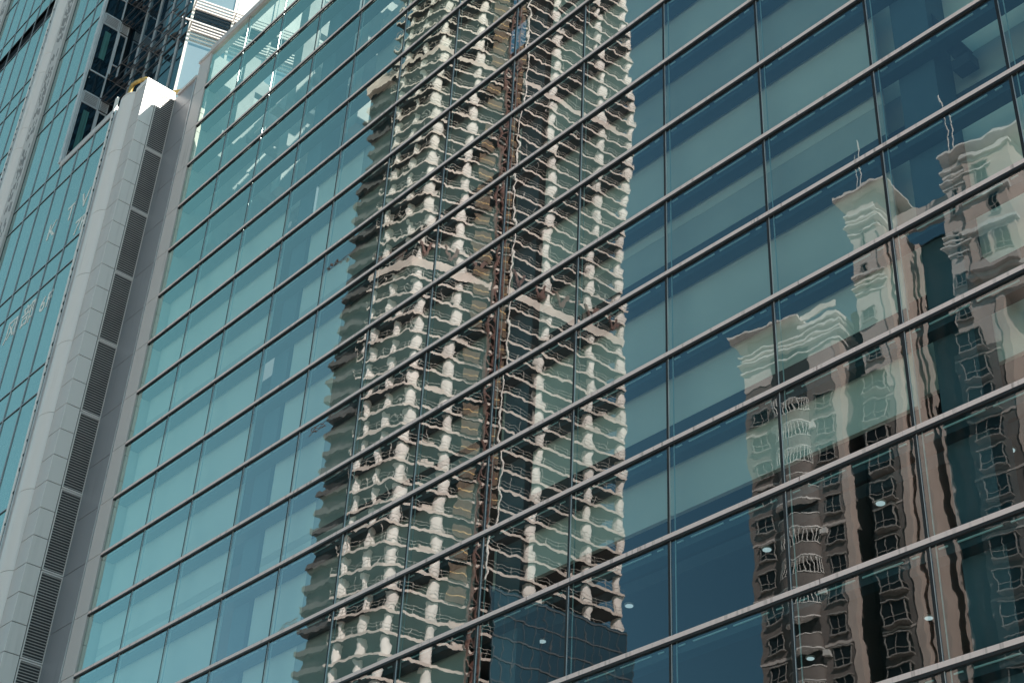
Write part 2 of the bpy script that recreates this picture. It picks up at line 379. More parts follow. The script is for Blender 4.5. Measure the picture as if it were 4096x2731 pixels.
# columns and braces
for i0 in (-9.9, -5.97, -1.98, 2.12):
    x = i0 * PW
    if x > XL:
        MB().box(x, x + .78, .36, .98, 0, 44.3).build('column', M_col, B)
    for za, zb in ((24.71, 22.11), (18.73, 16.9), (12.7, 10.9), (30.7, 28.2)):
        if x < XL or (za < 13 and i0 > -3): continue
        br = MB().beam((x + .05, .62, za + .25), (x + 1.25, .62, zb + .2), .22, .30).build('brace', M_cold, B)
        MB().box(x + 1.05, x + 1.42, .5, .8, zb - .12, zb + .12).build('brace_foot', M_cold, br)
# lower dark office floor with downlights
ce = MB().box(-3 * PW, XR, .9, 12, 14.46, 14.7).build('dark_ceiling', M_ceil, B)
def disc(x, y, z, r, n=28):
    b = MB(); P = [(x + r * math.cos(2 * math.pi * k / n), y + r * math.sin(2 * math.pi * k / n)) for k in range(n)]
    return b, P
for x, y in [(-7.22, 1.2), (-4.73, 1.2), (-2.22, 1.2), (1.27, 1.2), (3.78, 1.2), (6.31, 1.2), (8.8, 1.2), (-1.26, 5.5), (1.65, 5.5), (4.5, 5.5)]:
    b, P = disc(x, y, 14.4, .10); rg = b.prism(P, 14.425, 14.455).build('downlight', M_lampr, B)
    b, P = disc(x, y, 14.4, .078); b.prism(P, 14.41, 14.424).build('lamp_disc', M_lamp, rg)
# body: roof, back and floor slabs
MB().box(-1 * PW + .01, XR, .35, 12, 44.0, 44.3).build('roof', M_cold, B)
MB().box(XL - 2.5, XR, 12, 12.3, 0, 44.3).build('back_wall', M_clad, B)
MB().box(XR, XR + .3, 0, 12.3, 0, 44.78).build('side_wall', M_clad, B)
for z in (2.5, 8.5, 20.5, 26.5, 32.5): MB().box(XL + .3, XR - .1, 1.15, 11.9, z, z + .3).build('floor_slab', M_cold, B)
# grey end cladding left of the glazing (panels follow the transoms)
def panels(name, x0, x1, y0, y1, zs, mt, parent, g=.012):
    mb = MB()
    for a, b in zip(zs, zs[1:]): mb.box(x0, x1, y0, y1, a + g, b - g)
    return mb.build(name, mt, parent)
zs1 = [0.6] + [TZ(j) for j in range(12, -9, -1)] + [44.5]
zs2 = [0.6] + [TZ(j) for j in range(12, -9, -1)] + [43.75]
MB().box(-26.72, XL - .01, .03, .3, 0, 43.7).build('end_backing', M_joint, B)
panels('end_panel', -25.07, XL - .03, -.03, .028, zs1, M_clad, B)
panels('perforated_panel', -26.70, -25.16, -.02, .028, zs2, M_cladd, B)
MB().box(-25.13, -25.10, -.06, .02, 0, 43.75).build('bright_edge', M_trim, B)
MB().box(-26.5, -25.1, -.08, .3, 43.76, 43.9).build('end_coping', M_clad, B)
MB().box(-25.13, XL - .03, -.08, .3, 44.51, 44.64).build('end_coping', M_clad, B)

# ------------------------------------------------------------ ventilation shaft
V = thing('ventilation_shaft', 'white clad shaft with a tall column of black louvres beside the teal glass', 'vent shaft', (-27.5, -.6, 0))
xs_, yf = -26.74, -1.32
MB().box(-28.0, xs_ - .045, yf + .045, .25, 0, 43.7).build('core', M_joint, V)
zp = [43.78 - k for k in range(44)][::-1]
def pj(name, boxf, mt):
    mb = MB()
    for a, b in zip(zp, zp[1:]): boxf(mb, a + .015, b - .015)
    return mb.build(name, mt, V)
pj('side_cladding', lambda mb, a, b: mb.box(xs_ - .04, xs_, yf, -.80, a, b), M_cladw)
pj('front_cladding', lambda mb, a, b: mb.box(-27.6, xs_ - .045, yf, yf + .04, a, b), M_clad)
MB().box(-27.62, xs_ + .01, yf - .01, -.05, 43.79, 44.05).build('top_coping', M_cladw, V)
MB().box(xs_ - .04, xs_ + .01, -.76, -.0, 43.72, 43.785).build('louvre_head', M_cladw, V)
def slat_mesh(y0, y1, z0, n, dz, x):
    mb = MB()
    for k in range(n):
        z = z0 + (k + .5) * dz
        mb.v += [(x - .035, y0, z + .006), (x - .035, y1, z + .006), (x + .0, y1, z - .014), (x + .0, y0, z - .014),
                 (x - .035, y0, z + .020), (x - .035, y1, z + .020), (x + .0, y1, z + .016), (x + .0, y0, z + .016)]
        b = len(mb.v) - 8
        for f in ((0, 1, 2, 3), (7, 6, 5, 4), (3, 2, 6, 7), (1, 0, 4, 5), (0, 3, 7, 4), (2, 1, 5, 6)):
            mb.f.append(tuple(b + q for q in f)); mb.m.append(0)
    return mb
MB().box(xs_ - .14, xs_ - .12, -.76, 0, 0, 43.7).build('louvre_void', M_louvre_dark, V)
L0 = None
for k in range(14):
    z1 = 43.70 - 3 * k - (.0 if k else 0); z0 = z1 - 2.965
    loc = (xs_, -.38, z0)
    if L0 is None:
        mb = MB(); y0, y1 = -.765, .025
        mb.box(xs_ - .06, xs_ + .012, y0, y0 + .035, z0, z1); mb.box(xs_ - .06, xs_ + .012, y1 - .05, y1, z0, z1)
        mb.box(xs_ - .06, xs_ + .010, y0 + .035, y1 - .05, z1 - .04, z1); mb.box(xs_ - .06, xs_ + .010, y0 + .035, y1 - .05, z0, z0 + .04)
        L0 = mb.build('louvre_panel', M_cladw, V, loc=loc)
        L1 = slat_mesh(y0 + .036, y1 - .051, z0 + .04, 30, 2.885 / 30, xs_).build('louvre_slats', M_slat, L0, loc=loc); L1.location = (0, 0, 0)
    else:
        a = link_copy(L0, V, loc); c = L1.copy(); col.objects.link(c); c.parent = a; c.location = (0, 0, 0)
def halfcyl(xc, yc, r, za, zb, n=20):
    mb = MB(); P = []
    for k in range(n + 1):
        a = math.pi + math.pi * k / n
        P.append((xc + r * math.cos(a), yc + r * .55 * math.sin(a)))
    return mb.prism(P, za, zb)
def pilaster(P, parent, za, zb, ztop_joint, y=-1.3, fin=False, dz=3.0, zj=None):
    """half round cladding column, flat strip and bracketed rail to the left of x=P"""
    js = zj if zj else [ztop_joint - dz * k for k in range(-20, 30)]
    js = sorted(set([za] + [q for q in js if za < q < zb] + [zb]))
    xc = P - .62
    for a, b in zip(js, js[1:]):
        o = halfcyl(xc, y + .1, .60, a + .010, b - .010).build('round_cladding', M_cladw, parent, smooth=True)
    halfcyl(xc, y + .1, .575, za, zb - .02).build('round_core', M_joint, parent)
    mb = MB()
    for a, b in zip(js, js[1:]): mb.box(P - 1.62, P - 1.24, y + .02, y + .12, a + .01, b - .01)
    mb.build('flat_cladding', M_clad, parent)
    mb = MB().box(P - 1.98, P - 1.80, y - .03, y + .06, za, zb + (.9 if fin else 0))
    rl = mb.build('guide_rail', M_cladw, parent)
    MB().box(P - 1.795, P - 1.66, y - .005, y + .05, za, zb).build('rail_channel', M_joint, rl)
    mb = MB(); z = za; rr = random.Random(int(P * 10))
    while z < zb:
        mb.box(P - 1.79, P - 1.70, y - .05, y - .006, z, z + rr.uniform(.05, .12)); z += rr.choice((.35, .6, .9, 1.2))
    mb.build('rail_bracket', M_joint, rl)['kind'] = 'stuff'
    MB().box(P - 1.655, P - 1.625, y - .04, y + .05, za, zb).build('rail_lip', M_trim, rl)
pilaster(-27.6, V, 0, 43.9, 40.8, y=-1.32, fin=True)

# ------------------------------------------------------------ hotel tower behind
Hh = thing('hotel_tower', 'tall teal glass tower with pale ribbed pilasters left of the louvred shaft', 'building', (-42, 0, 0))
YA = -1.2
sp = [24.65, 25.95, 30.68, 32.0, 36.75, 38.05, 42.77, 44.08, 48.7, 50.0, 53.62, 54.95, 59.5, 60.77, 62.02, 65.85, 67.1, 70.8, 72.1, 76.0, 77.2, 81]
bays = [(-29.5, [-31.24, -32.69, -34.13, -35.6, -37.05], -38.66), (-41.9, [-43.0, -44.5, -46.0, -47.5, -49.05], -50.66), (-53.9, [-55, -56.5, -58, -59.5], -61)]
panes = []
for bi, (xr, ms, xl) in enumerate(bays):
    ed = [xr] + ms + [xl]
    for zi, (za, zb) in enumerate(zip([18.5] + sp, sp + [86])):
        for a, b in zip(ed, ed[1:]):
            if bi == 0 and za > 44 and b > -34.4 and a > -34.4: continue
            if bi == 0 and za > 44 and a > -34.4: a = -34.40
            if za > 59.4 and za < 59.6:
                if bi == 1: continue
            panes.append((a, b, za, zb))
def vis(p):
    c = Vector(p) - R0; d = c.dot(rz); return d > 0 and abs(c.dot(rx) / d) < .36 and abs(c.dot(ry) / d) < .245
panes.sort(key=lambda p: (Vector((p[0], YA, p[2])) - R0).length)
rest = MB(); n = 0
for a, b, za, zb in panes:
    if n < 98 and (vis((a, YA, za)) or vis((b, YA, zb)) or vis(((a + b) / 2, YA, (za + zb) / 2))):
        MB().box(b + .01, a - .01, YA, YA + .03, za + .01, zb - .01).build('glass_pane', M_hglass, Hh, loc=(b, YA, za)); n += 1
    else: rest.box(b + .01, a - .01, YA, YA + .03, za + .01, zb - .01)
o = rest.build('glass_pane', M_hglass, Hh); o['kind'] = 'stuff'
for bi, (xr, ms, xl) in enumerate(bays):
    for x in ms:
        zt = 44.1 if (bi == 0 and x > -34.4) else 86
        mu = MB().box(x - .022, x + .022, YA - .035, YA - .003, 18, zt).build('mullion', M_hmull, Hh)
        MB().box(x - .045, x - .024, YA - .030, YA - .003, 18, zt).build('gasket', M_black, mu)
    for z in sp:
        xa = -34.36 if (bi == 0 and z > 45) else xr
        tr = MB().box(xl, xa, YA - .030, YA - .004, z - .022, z + .022).build('transom', M_hmull, Hh)
        MB().box(xl, xa, YA - .026, YA - .004, z - .048, z - .024).build('gasket', M_black, tr)
MB().box(-50.6, -41.9, YA + .25, YA + .3, 59.5, 60.77).build('dark_louvre_band', simple('dark_band', (.035, .04, .05), .6), Hh)
mb = MB()
for k in range(10): mb.box(-50.6, -41.9, YA + .12, YA + .22, 59.55 + k * .12, 59.57 + k * .12)
mb.build('band_louvres', M_cold, Hh)
MB().box(-62, -29.4, YA + .32, 12, 18, 44.0).build('podium_body', M_cold, Hh)
MB().box(-62, -34.6, YA + .34, 14, 44.01, 86).build('tower_body', M_cold, Hh)
# pilasters
for P in (-38.66, -50.66):
    mb = MB(); rr = random.Random(5)
    js = sorted([z for z in sp] + [18.5, 86])
    for a, b in zip(js, js[1:]): mb.box(P - 1.14, P, YA - .14, YA - .02, a + .01, b - .01)
    pf = mb.build('perforated_panel', M_clad, Hh)
    mb = MB()
    for a, b in zip(js, js[1:]):
        for cx in range(5):
            z = a + .15 + rr.uniform(0, .3)
            while z < b - .4:
                L = rr.choice((.25, .4, .4, .55)); x = P - .28 - cx * .14
                if rr.random() < .85: mb.box(x - .024, x + .024, YA - .147, YA - .141, z, min(z + L, b - .1))
                z += L + rr.choice((.12, .2, .35))
    mb.build('perforations', M_black, pf)['kind'] = 'stuff'
    pilaster(P - 1.16, Hh, 18.5, 86, 0, y=YA - .1, zj=[z for z in sp])
# cap of the lower glass wall, recessed terrace
MB().box(-34.34, -29.5, YA - .05, YA + .25, 44.09, 44.42).build('parapet_cap', M_clad, Hh)
# recess: return wall (faces +X) with windows and grilles
xc = -34.34
MB().box(xc - .25, xc - .001, YA - .06, YA + .05, 44.45, 86).build('corner_post', M_alu, Hh)
floors = [(44.4, 48.7), (50.0, 53.62), (54.95, 59.5), (60.77, 65)]
for za, zb in floors:
    w = MB().box(xc - .05, xc, YA + .1, -.34, za, zb - .62).build('window', M_dglass, Hh)
    MB().box(xc - .049, xc + .004, YA + .30, -.62, za + .9, zb - 1.0).build('curtain', M_curt, w)
    fr = MB()
    fr.box(xc - .02, xc + .03, YA + .06, YA + .1, za, zb); fr.box(xc - .02, xc + .03, -.34, -.27, za - 1.2, zb)
    fr.box(xc - .02, xc + .028, YA + .1, -.34, zb - .66, zb - .6); fr.box(xc - .02, xc + .028, YA + .1, -.34, zb - .04, zb + .04)
    fr.box(xc - .02, xc + .028, YA + .1, -.34, za - .04, za + .04)
    fr.build('frame', M_alu, w)
    w2 = MB().box(xc - .05, xc - .004, -.2, .1, za, zb - .7).build('window', M_dglass, Hh)
    fr = MB().box(xc - .02, xc + .05, -.27, -.2, za + .3, zb - .7); fr.box(xc - .02, xc + .05, .1, .17, za + .3, zb - .7)
    fr.box(xc - .02, xc + .045, -.2, .1, za + .9, za + .96); fr.box(xc - .02, xc + .045, -.2, .1, zb - .76, zb - .7)
    fr.build('frame', M_alu, w2)
    for ya, yb in ((YA + .12, -.36), (-.24, .16)):
        gz0, gz1 = zb - .60, zb - .06
        gr = MB().box(xc - .05, xc - .03, ya, yb, gz0, gz1).build('grille', M_louvre_dark, Hh)
        f = MB(); n = 6
        for k in range(n): 
            z = gz0 + (k + .5) * (gz1 - gz0) / n; f.box(xc - .03, xc + .02, ya + .04, yb - .04, z - .018, z + .018)
        f.box(xc - .03, xc + .026, ya, ya + .04, gz0, gz1); f.box(xc - .03, xc + .026, yb - .04, yb, gz0, gz1)
        f.build('grille_slats', M_alu, gr)
for za, zb in ((48.7, 50.0), (53.62, 54.95), (59.5, 60.77)):
    MB().box(xc - .05, xc, YA + .1, .3, za + .04, zb - .04).build('spandrel', M_dglass, Hh)
# recessed wall C at y=.31 from xc to the bay corner G
G = Vector((-27.8, .31)); u = Vector((math.cos(R(73)), math.sin(R(73)))); nrm = Vector((math.sin(R(73)), -math.cos(R(73))))
yc = .31
zl = [44.4, 48.7, 50.0, 53.62, 54.95, 59.5, 60.77, 66]
cx = [xc, -32.9, -31.45, -30.0, -28.6, G.x]
for a, b in zip(cx, cx[1:]):
    for za, zb in zip(zl, zl[1:]):
        MB().box(a + .03, b - .03, yc, yc + .04, za + .03, zb - .03).build('recess_pane', M_dglass, Hh, loc=(a, yc, za))
for x in cx[1:-1]: MB().box(x - .025, x + .025, yc - .07, yc + .05, 44.4, 66).build('recess_mullion', M_alu, Hh)
for z in zl: MB().box(xc + .002, G.x, yc - .03, yc + .05, z - .03, z + .03).build('recess_transom', M_brise, Hh)
MB().box(xc - .2, G.x - .2, .5, 8, 44.0, 66).build('recess_body', M_cold, Hh)
MB().box(-34.3, -26.9, YA + .35, 6, 43.9, 44.02).build('terrace_deck', M_cold, Hh)
# bay D
def D(s, t, z): p = G + u * s + nrm * t; return (p.x, p.y, z)
def Dbox(mb, s0, s1, t0, t1, z0, z1):
    M = Matrix(((u.x, -nrm.x, 0, G.x), (u.y, -nrm.y, 0, G.y), (0, 0, 1, 0), (0, 0, 0, 1)))
    return mb.box(s0, s1, -t1, -t0, z0, z1, 0, M)
ds = [0, 1.72, 3.44, 5.16, 6.9]
for si, (a, b) in enumerate(zip(ds, ds[1:])):
    for zi, (za, zb) in enumerate(zip(zl, zl[1:])):
        sp_ = zi % 2 == 1
        Dbox(MB(), a + .06, b - .04, -.06, 0, za + .05, zb - .05).build('bay_pane', M_dglass if sp_ else M_bayglass, Hh, loc=D(a, 0, za))
        if not sp_ and zi == 2 and si >= 1:
            Dbox(MB(), a + .1, b - .1, .002, .008, za + .1, zb - .1).build('bay_curtain', M_white, Hh)
    Dbox(MB(), a - .05, a + .06, -.06, .06, 43.5, 66).build('bay_mullion', M_cream, Hh)
for z in zl[1:]:
    Dbox(MB(), 0.07, 6.9, -.05, .03, z - .05, z + .05).build('bay_transom', M_alu, Hh)
Dbox(MB(), .1, 6.9, -3, -.08, 40, 66).build('bay_body', M_cold, Hh)
# sunshades along C and D
Q = Vector((-27.36, -.29))
for z in (48.7, 50.0, 53.62, 54.95, 59.5, 60.77):
    mb = MB()
    for k, t in enumerate((0, .3)):
        mb.box(xc + .06, G.x + .44 - t * .73, yc - .60 + t, yc - .565 + t, z - .03, z + .03)
    sh = mb.build('sunshade', M_brise, Hh)
    for x in cx[1:-1] + [xc + .1]:
        bk = MB()
        for t in (0.05, .22, .39):
            bk.v += [(x - .02, yc - .6 + t, z - .06), (x + .34, yc - .6 + t, z - .06), (x + .34, yc - .5 + t, z - .02), (x - .02, yc - .5 + t, z + .03)]
            b0 = len(bk.v) - 4; bk.f.append((b0, b0 + 1, b0 + 2, b0 + 3)); bk.m.append(0)
        bk.box(x - .02, x + .02, yc - .6, yc - .08, z - .07, z - .055)
        bk.build('bracket', M_slatd, sh)
    mb = MB()
    for t in (.6, .42, .24, .08): Dbox(mb, -.30 * t / .6 if t > .5 else 0, 6.9, t - .055, t, z - .035, z + .035)
    d = mb.build('bay_sunshade', M_cream, Hh)
    mb = MB()
    for s in ds: Dbox(mb, s - .02 if s else -.05, s + .02, .02, .62, z - .06, z - .036)
    mb.build('bay_bracket', M_cream, d)

# ------------------------------------------------------------ yellow pipes
def arc(pts, n=6):
    out = []
    P = [Vector(p) for p in pts]; out.append(P[0])
    for a, b, c in zip(P, P[1:], P[2:]):
        r = min(.3, (a - b).length * .45, (c - b).length * .45); s = b + (a - b).normalized() * r; e = b + (c - b).normalized() * r
        for k in range(n + 1):
            t = k / n; out.append(s * (1 - t) ** 2 + b * 2 * t * (1 - t) + e * t * t)
    out.append(P[-1]); return out
o = MB().tube(arc([(-29.25, -.95, 43.9), (-29.25, -.95, 45.65), (-28.2, -.85, 45.35), (-27.2, -.7, 44.3)]), .085, 14).build('roof_pipe', M_yellow, smooth=True)
tag(o, 'taller yellow bent pipe loop on top of the white shaft', 'pipe')
o = MB().tube(arc([(-28.85, -.85, 43.9), (-28.85, -.85, 45.0), (-28.0, -.8, 44.8), (-27.3, -.75, 44.2)]), .07, 14).build('roof_pipe', M_yellow, smooth=True)
tag(o, 'smaller yellow bent pipe nested inside the taller loop', 'pipe')
o = MB().tube([(-28.2, -.1, 44.9), (-27.2, .35, 44.72), (-26.3, .75, 44.55), (-25.4, 1.1, 44.45)], .10, 14).build('roof_pipe', M_yellow, smooth=True)
tag(o, 'straight yellow pipe behind the louvre top by the grey coping', 'pipe')

# ------------------------------------------------------------ lettering in the lower glass wall
def letters(txt, x, z, h, parent, mt, font=None):
    cu = bpy.data.curves.new('lettering', 'FONT'); cu.body = txt; cu.size = h * 1.38; cu.extrude = .003; cu.offset = .012
    t = bpy.data.objects.new('t', cu); col.objects.link(t)
    bpy.context.view_layer.update()
    me = bpy.data.meshes.new_from_object(t.evaluated_get(bpy.context.evaluated_depsgraph_get()))
    bpy.data.objects.remove(t)
    for v in me.vertices:
        a, b, c = v.co; v.co = (a, -c, b)
    me.materials.clear(); me.materials.append(mt)
    o = bpy.data.objects.new('letter', me); col.objects.link(o); o.parent = parent
    o.location = Vector((x, YA - .008, z)) - wloc(parent); o['wl'] = (x, YA - .008, z); return o
s1 = thing('window_sign', 'pale KTV lettering with 7F below on the lower teal glass', 'sign', (-32, YA, 39.6))
for t, x, z, h in (('K', -33.6, 39.65, .85), ('T', -31.95, 39.65, .85), ('V', -30.75, 39.65, .85), ('7', -30.75, 38.3, .78), ('F', -30.25, 38.3, .78)): letters(t, x, z, h, s1, M_sign)
s2 = thing('window_sign', 'pale 6F lettering with blurred characters under the lower spandrel', 'sign', (-33, YA, 35.3))
for t, x, z, h in (('\u98ce', -35.25, 35.35, .85), ('\u90e8', -33.85, 35.45, .85), ('6', -32.15, 35.3, .72), ('F', -31.62, 35.3, .72)): letters(t, x, z, h, s2, M_sign)

# ------------------------------------------------------------ reflected towers (they stand behind the camera)
def az_pt(az, rho): a = R(az); return Vector((CAM[0] + rho * math.cos(a), CAM[1] + rho * math.sin(a)))
def walk(P, hd, az):
    h = R(hd); ux, uy = math.cos(h), math.sin(h); a = R(az); wx, wy = math.cos(a), math.sin(a)
    bx, by = CAM[0] - P.x, CAM[1] - P.y; det = ux * (-wy) + wx * uy
    s = (bx * (-wy) + wx * by) / det; return P + Vector((ux, uy)) * s, s
def mir(P): return [(p[0], -p[1]) for p in P][::-1]
C0 = az_pt(145.04, 200); CL, _ = walk(C0, 14, 147.05); CM, _ = walk(C0, 74, 140.7); CR, _ = walk(CM, 84, 135.1)
h84 = Vector((math.cos(R(84)), math.sin(R(84)))); h14 = Vector((math.cos(R(14)), math.sin(R(14))))
back1 = CR - h14 * 30; back2 = CL + Vector((-6, 34))
foot = [CL, C0, CM, CR, back1, back2]
T = thing('concrete_tower', 'unfinished bare concrete high-rise with open floors, seen mirrored in the glass', 'building', (CM.x, -CM.y, 0))
cen = sum((Vector(p) for p in foot), Vector((0, 0))) / 6
def inset(P, d):
    out = []
    for i in range(len(P)):
        a, b, c = P[i - 1], P[i], P[(i + 1) % len(P)]
        e1 = (b - a).normalized(); e2 = (c - b).normalized(); n1 = Vector((-e1.y, e1.x)); n2 = Vector((-e2.y, e2.x))
        if n1.dot(cen - b) < 0: n1 = -n1
        if n2.dot(cen - b) < 0: n2 = -n2
        bis = (n1 + n2); k = d * 2 / bis.length_squared; out.append(b + bis * k)
    return out
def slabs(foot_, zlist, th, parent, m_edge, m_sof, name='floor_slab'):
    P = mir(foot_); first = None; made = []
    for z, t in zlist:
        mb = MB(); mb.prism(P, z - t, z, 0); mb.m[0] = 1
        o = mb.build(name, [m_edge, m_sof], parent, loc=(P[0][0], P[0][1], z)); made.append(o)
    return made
FH = 3.45
zlist = []; z = 20.0
while z < 250:
    th = .44
    if abs(z - 154) < FH / 2: th = 1.7
    if abs(z - 203) < FH / 2: th = 1.1
    zlist.append((z, th)); z += FH
jag = random.Random(3)
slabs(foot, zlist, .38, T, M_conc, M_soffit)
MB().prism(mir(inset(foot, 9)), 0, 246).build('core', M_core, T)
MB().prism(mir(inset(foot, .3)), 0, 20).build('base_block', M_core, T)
cols = []
fi = inset(foot, 1.15)
def on_seg(a, b, az):
    h = math.degrees(math.atan2((b - a).y, (b - a).x)); return walk(a, h, az)[0]
for a, b, azs in ((fi[0], fi[1], (146.6, 145.7)), (fi[1], fi[2], (144.75, 143.05)), (fi[2], fi[3], (139.0, 136.72, 135.35))):
    for az in azs: cols.append(on_seg(a, b, az))
for k, p in enumerate(cols):
    r = .84 if k not in (0, 1) else .6; n = 20
    P = [(p.x + r * math.cos(2 * math.pi * q / n), -p.y + r * math.sin(2 * math.pi * q / n)) for q in range(n)]
    o = MB().prism(P, 0, 248).build('concrete_column', M_concw, T, smooth=True)
for p in inset(foot, 5)[0:4]:
    P = [(p.x + .8 * math.cos(2 * math.pi * q / 12), -p.y + .8 * math.sin(2 * math.pi * q / 12)) for q in range(12)]
    MB().prism(P, 0, 246).build('inner_column', M_core, T)
# guard rails and clutter per floor
edge = [CL, C0, CM, CR]
for zi, (z, th) in enumerate(zlist[20:]):
    mb = MB(); rr = random.Random(zi)
    for a, b in zip(edge, edge[1:]):
        L = (b - a).length; d = (b - a).normalized()
        for h in (.55, 1.1): mb.beam((a.x, -a.y, z + h), (b.x, -b.y, z + h), .05, .05)
        k = 0
        while k < L:
            p = a + d * k; mb.beam((p.x, -p.y, z), (p.x, -p.y, z + 1.2 + (rr.random() < .12) * 1.2), .06, .06, 0, (1, 0, 0)); k += 2.2
    mb.build('guard_rail', M_rail, T)
# braces above the transfer floor
mb = MB(); zt = 155.3
for a, b in zip(edge, edge[1:]):
    L = (b - a).length; d = (b - a).normalized(); k = 2.0
    while k < L - 2:
        p = a + d * k; q = a + d * (k + 1.2); q2 = a + d * (k - 1.2)
        mb.beam((p.x, -p.y, zt), (q.x, -q.y, zt + 3), .5, .5); mb.beam((p.x, -p.y, zt), (q2.x, -q2.y, zt + 3), .5, .5); k += 4.2
mb.build('slanted_strut', M_rust, T)
# hoist: lattice mast, vertical ducts, netted landings
def seg_pt(a, b, az, out=0):
    p = on_seg(a, b, az); d = (b - a).normalized(); n = Vector((d.y, -d.x))
    if n.dot(cen - p) > 0: n = -n
    return p + n * out
def q3(p, z): return (p.x, -p.y, z)
pa = seg_pt(C0, CM, 141.55, 1.3); pb = seg_pt(C0, CM, 141.2, 1.3)
mb = MB()
for p in (pa, pb): mb.beam(q3(p, 0), q3(p, 246), .34, .34, 0, (1, 0, 0))
z = 60
while z < 245:
    mb.beam(q3(pa, z), q3(pb, z + 1.7), .2, .2); mb.beam(q3(pb, z + 1.7), q3(pa, z + 3.4), .2, .2); z += 3.4
mb.build('hoist_mast', M_rust, T)
for az, out, w in ((140.72, .9, .20),):
    p = seg_pt(C0, CM, az, out) if az > 140.7 else seg_pt(CM, CR, az, out)
    MB().beam(q3(p, 100), q3(p, 246), w, w, 0, (1, 0, 0)).build('vertical_duct', M_concw, T)
rr = random.Random(11)
k = 0
for z, th in zlist[22:]:
    for aza, azb, pr in ((142.45, 141.7, .92), (141.15, 140.8, .85)):
        if rr.random() < pr:
            a = seg_pt(C0, CM, aza, .25); b = seg_pt(C0, CM, azb, .25)
            hh = rr.uniform(1.9, 2.9)
            nb = MB().beam(((a.x), -a.y, z + hh / 2), (b.x, -b.y, z + hh / 2), .15, hh).build('netting', M_net, T)
            MB().beam(((a.x), -a.y, z + hh * .45), (b.x, -b.y, z + hh * .45), .2, .14).build('band', M_netline, nb)
# materials stacked on the floors
mb = MB()
for z, th in zlist[20:]:
    for s_ in range(3):
        a, b = random.choice([(C0, CM), (CM, CR), (CL, C0)]); az_t = rr.uniform(.1, .9)
        p = a + (b - a) * az_t; d = (b - a).normalized(); p = p + (cen - p).normalized() * 2.0; w = rr.uniform(.8, 3); h = rr.uniform(.4, 1.3)
        mb.beam((p.x, -p.y, z + h / 2), (p.x + d.x * w, -(p.y + d.y * w), z + h / 2), 1.0, h)
o = mb.build('stacked_material', M_conc, T); o['kind'] = 'stuff'
# lower curtain wall on the right face
fo = inset(foot, -.35)
a = on_seg(fo[2], fo[3], 140.5); b = fo[3]
cw = MB(); d = (b - a).normalized(); L = (b - a).length
nn = Vector((d.y, -d.x)); 
if nn.dot(cen - a) > 0: nn = -nn
cwm = MB().beam((a.x, -a.y, 60), (b.x, -b.y, 60), .3, 79.5).build('curtain_wall', M_cwall, T)
mb = MB()
for z, th in zlist:
    if z < 100: mb.beam((a.x + nn.x * .2, -(a.y + nn.y * .2), z), (b.x + nn.x * .2, -(b.y + nn.y * .2), z), .12, .22)
k = 0
while k < L:
    p = a + d * k + nn * .2; mb.beam(q3(p, 22), q3(p, 99.6), .08, .08, 0, (1, 0, 0)); k += 1.7
mb.build('curtain_wall_frame', M_cwf, cwm)
# side wing in shade
w0 = CL + Vector((-1.5, 1.0)); n14 = Vector((-h14.y, h14.x)); wr = CL + n14 * 6; w1, _ = walk(wr - h14 * .5, 14, 148.25); wing = [w1, wr + h14 * 2, wr + h14 * 2 + n14 * 20, w1 + n14 * 20]
cen_k = cen; cen = sum((Vector(p) for p in wing), Vector((0, 0))) / 4
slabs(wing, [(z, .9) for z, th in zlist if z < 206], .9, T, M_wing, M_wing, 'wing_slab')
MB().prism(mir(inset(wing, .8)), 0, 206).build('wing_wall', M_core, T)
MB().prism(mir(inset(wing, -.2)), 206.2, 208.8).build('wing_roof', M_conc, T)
mb = MB()
for z in (97, 132, 167):
    p = w1
    for q in range(6): mb.beam((p.x - q * .9, -p.y, z + q % 2 * .7), (p.x - (q + 1) * .9, -p.y, z + (q + 1) % 2 * .7), .1, .1)
    mb.beam((p.x, -p.y, z), (p.x - 5, -p.y, z), .1, .1); mb.beam((p.x, -p.y, z + .8), (p.x - 4.5, -p.y, z + .8), .1, .1)
mb.build('loading_frame', M_rust, T)
cen = cen_k

# ------------------------------------------------------------ apartment tower (mirrored in the right of the facade)
A0 = az_pt(129.85, 136); HU = Vector((math.cos(R(8)), math.sin(R(8)))); HV = Vector((-math.sin(R(8)), math.cos(R(8))))
AP = thing('apartment_tower', 'brown and cream apartment high-rise with bay windows, seen mirrored in the glass', 'building', (A0.x, -A0.y, 0))
MA = Matrix(((HU.x, HV.x, 0, A0.x), (-HU.y, -HV.y, 0, -A0.y), (0, 0, 1, 0), (0, 0, 0, 1)))   # (s along face, depth t, z); t<0 towards the glass
def ab(name, s0, s1, t0, t1, z0, z1, mt, parent=None, loc=None):
    return MB().box(s0, s1, t0, t1, z0, z1, 0, MA).build(name, mt, parent or AP, loc=loc, flip=True)
def arch(s, t, z): return tuple(MA @ Vector((s, t, z)))
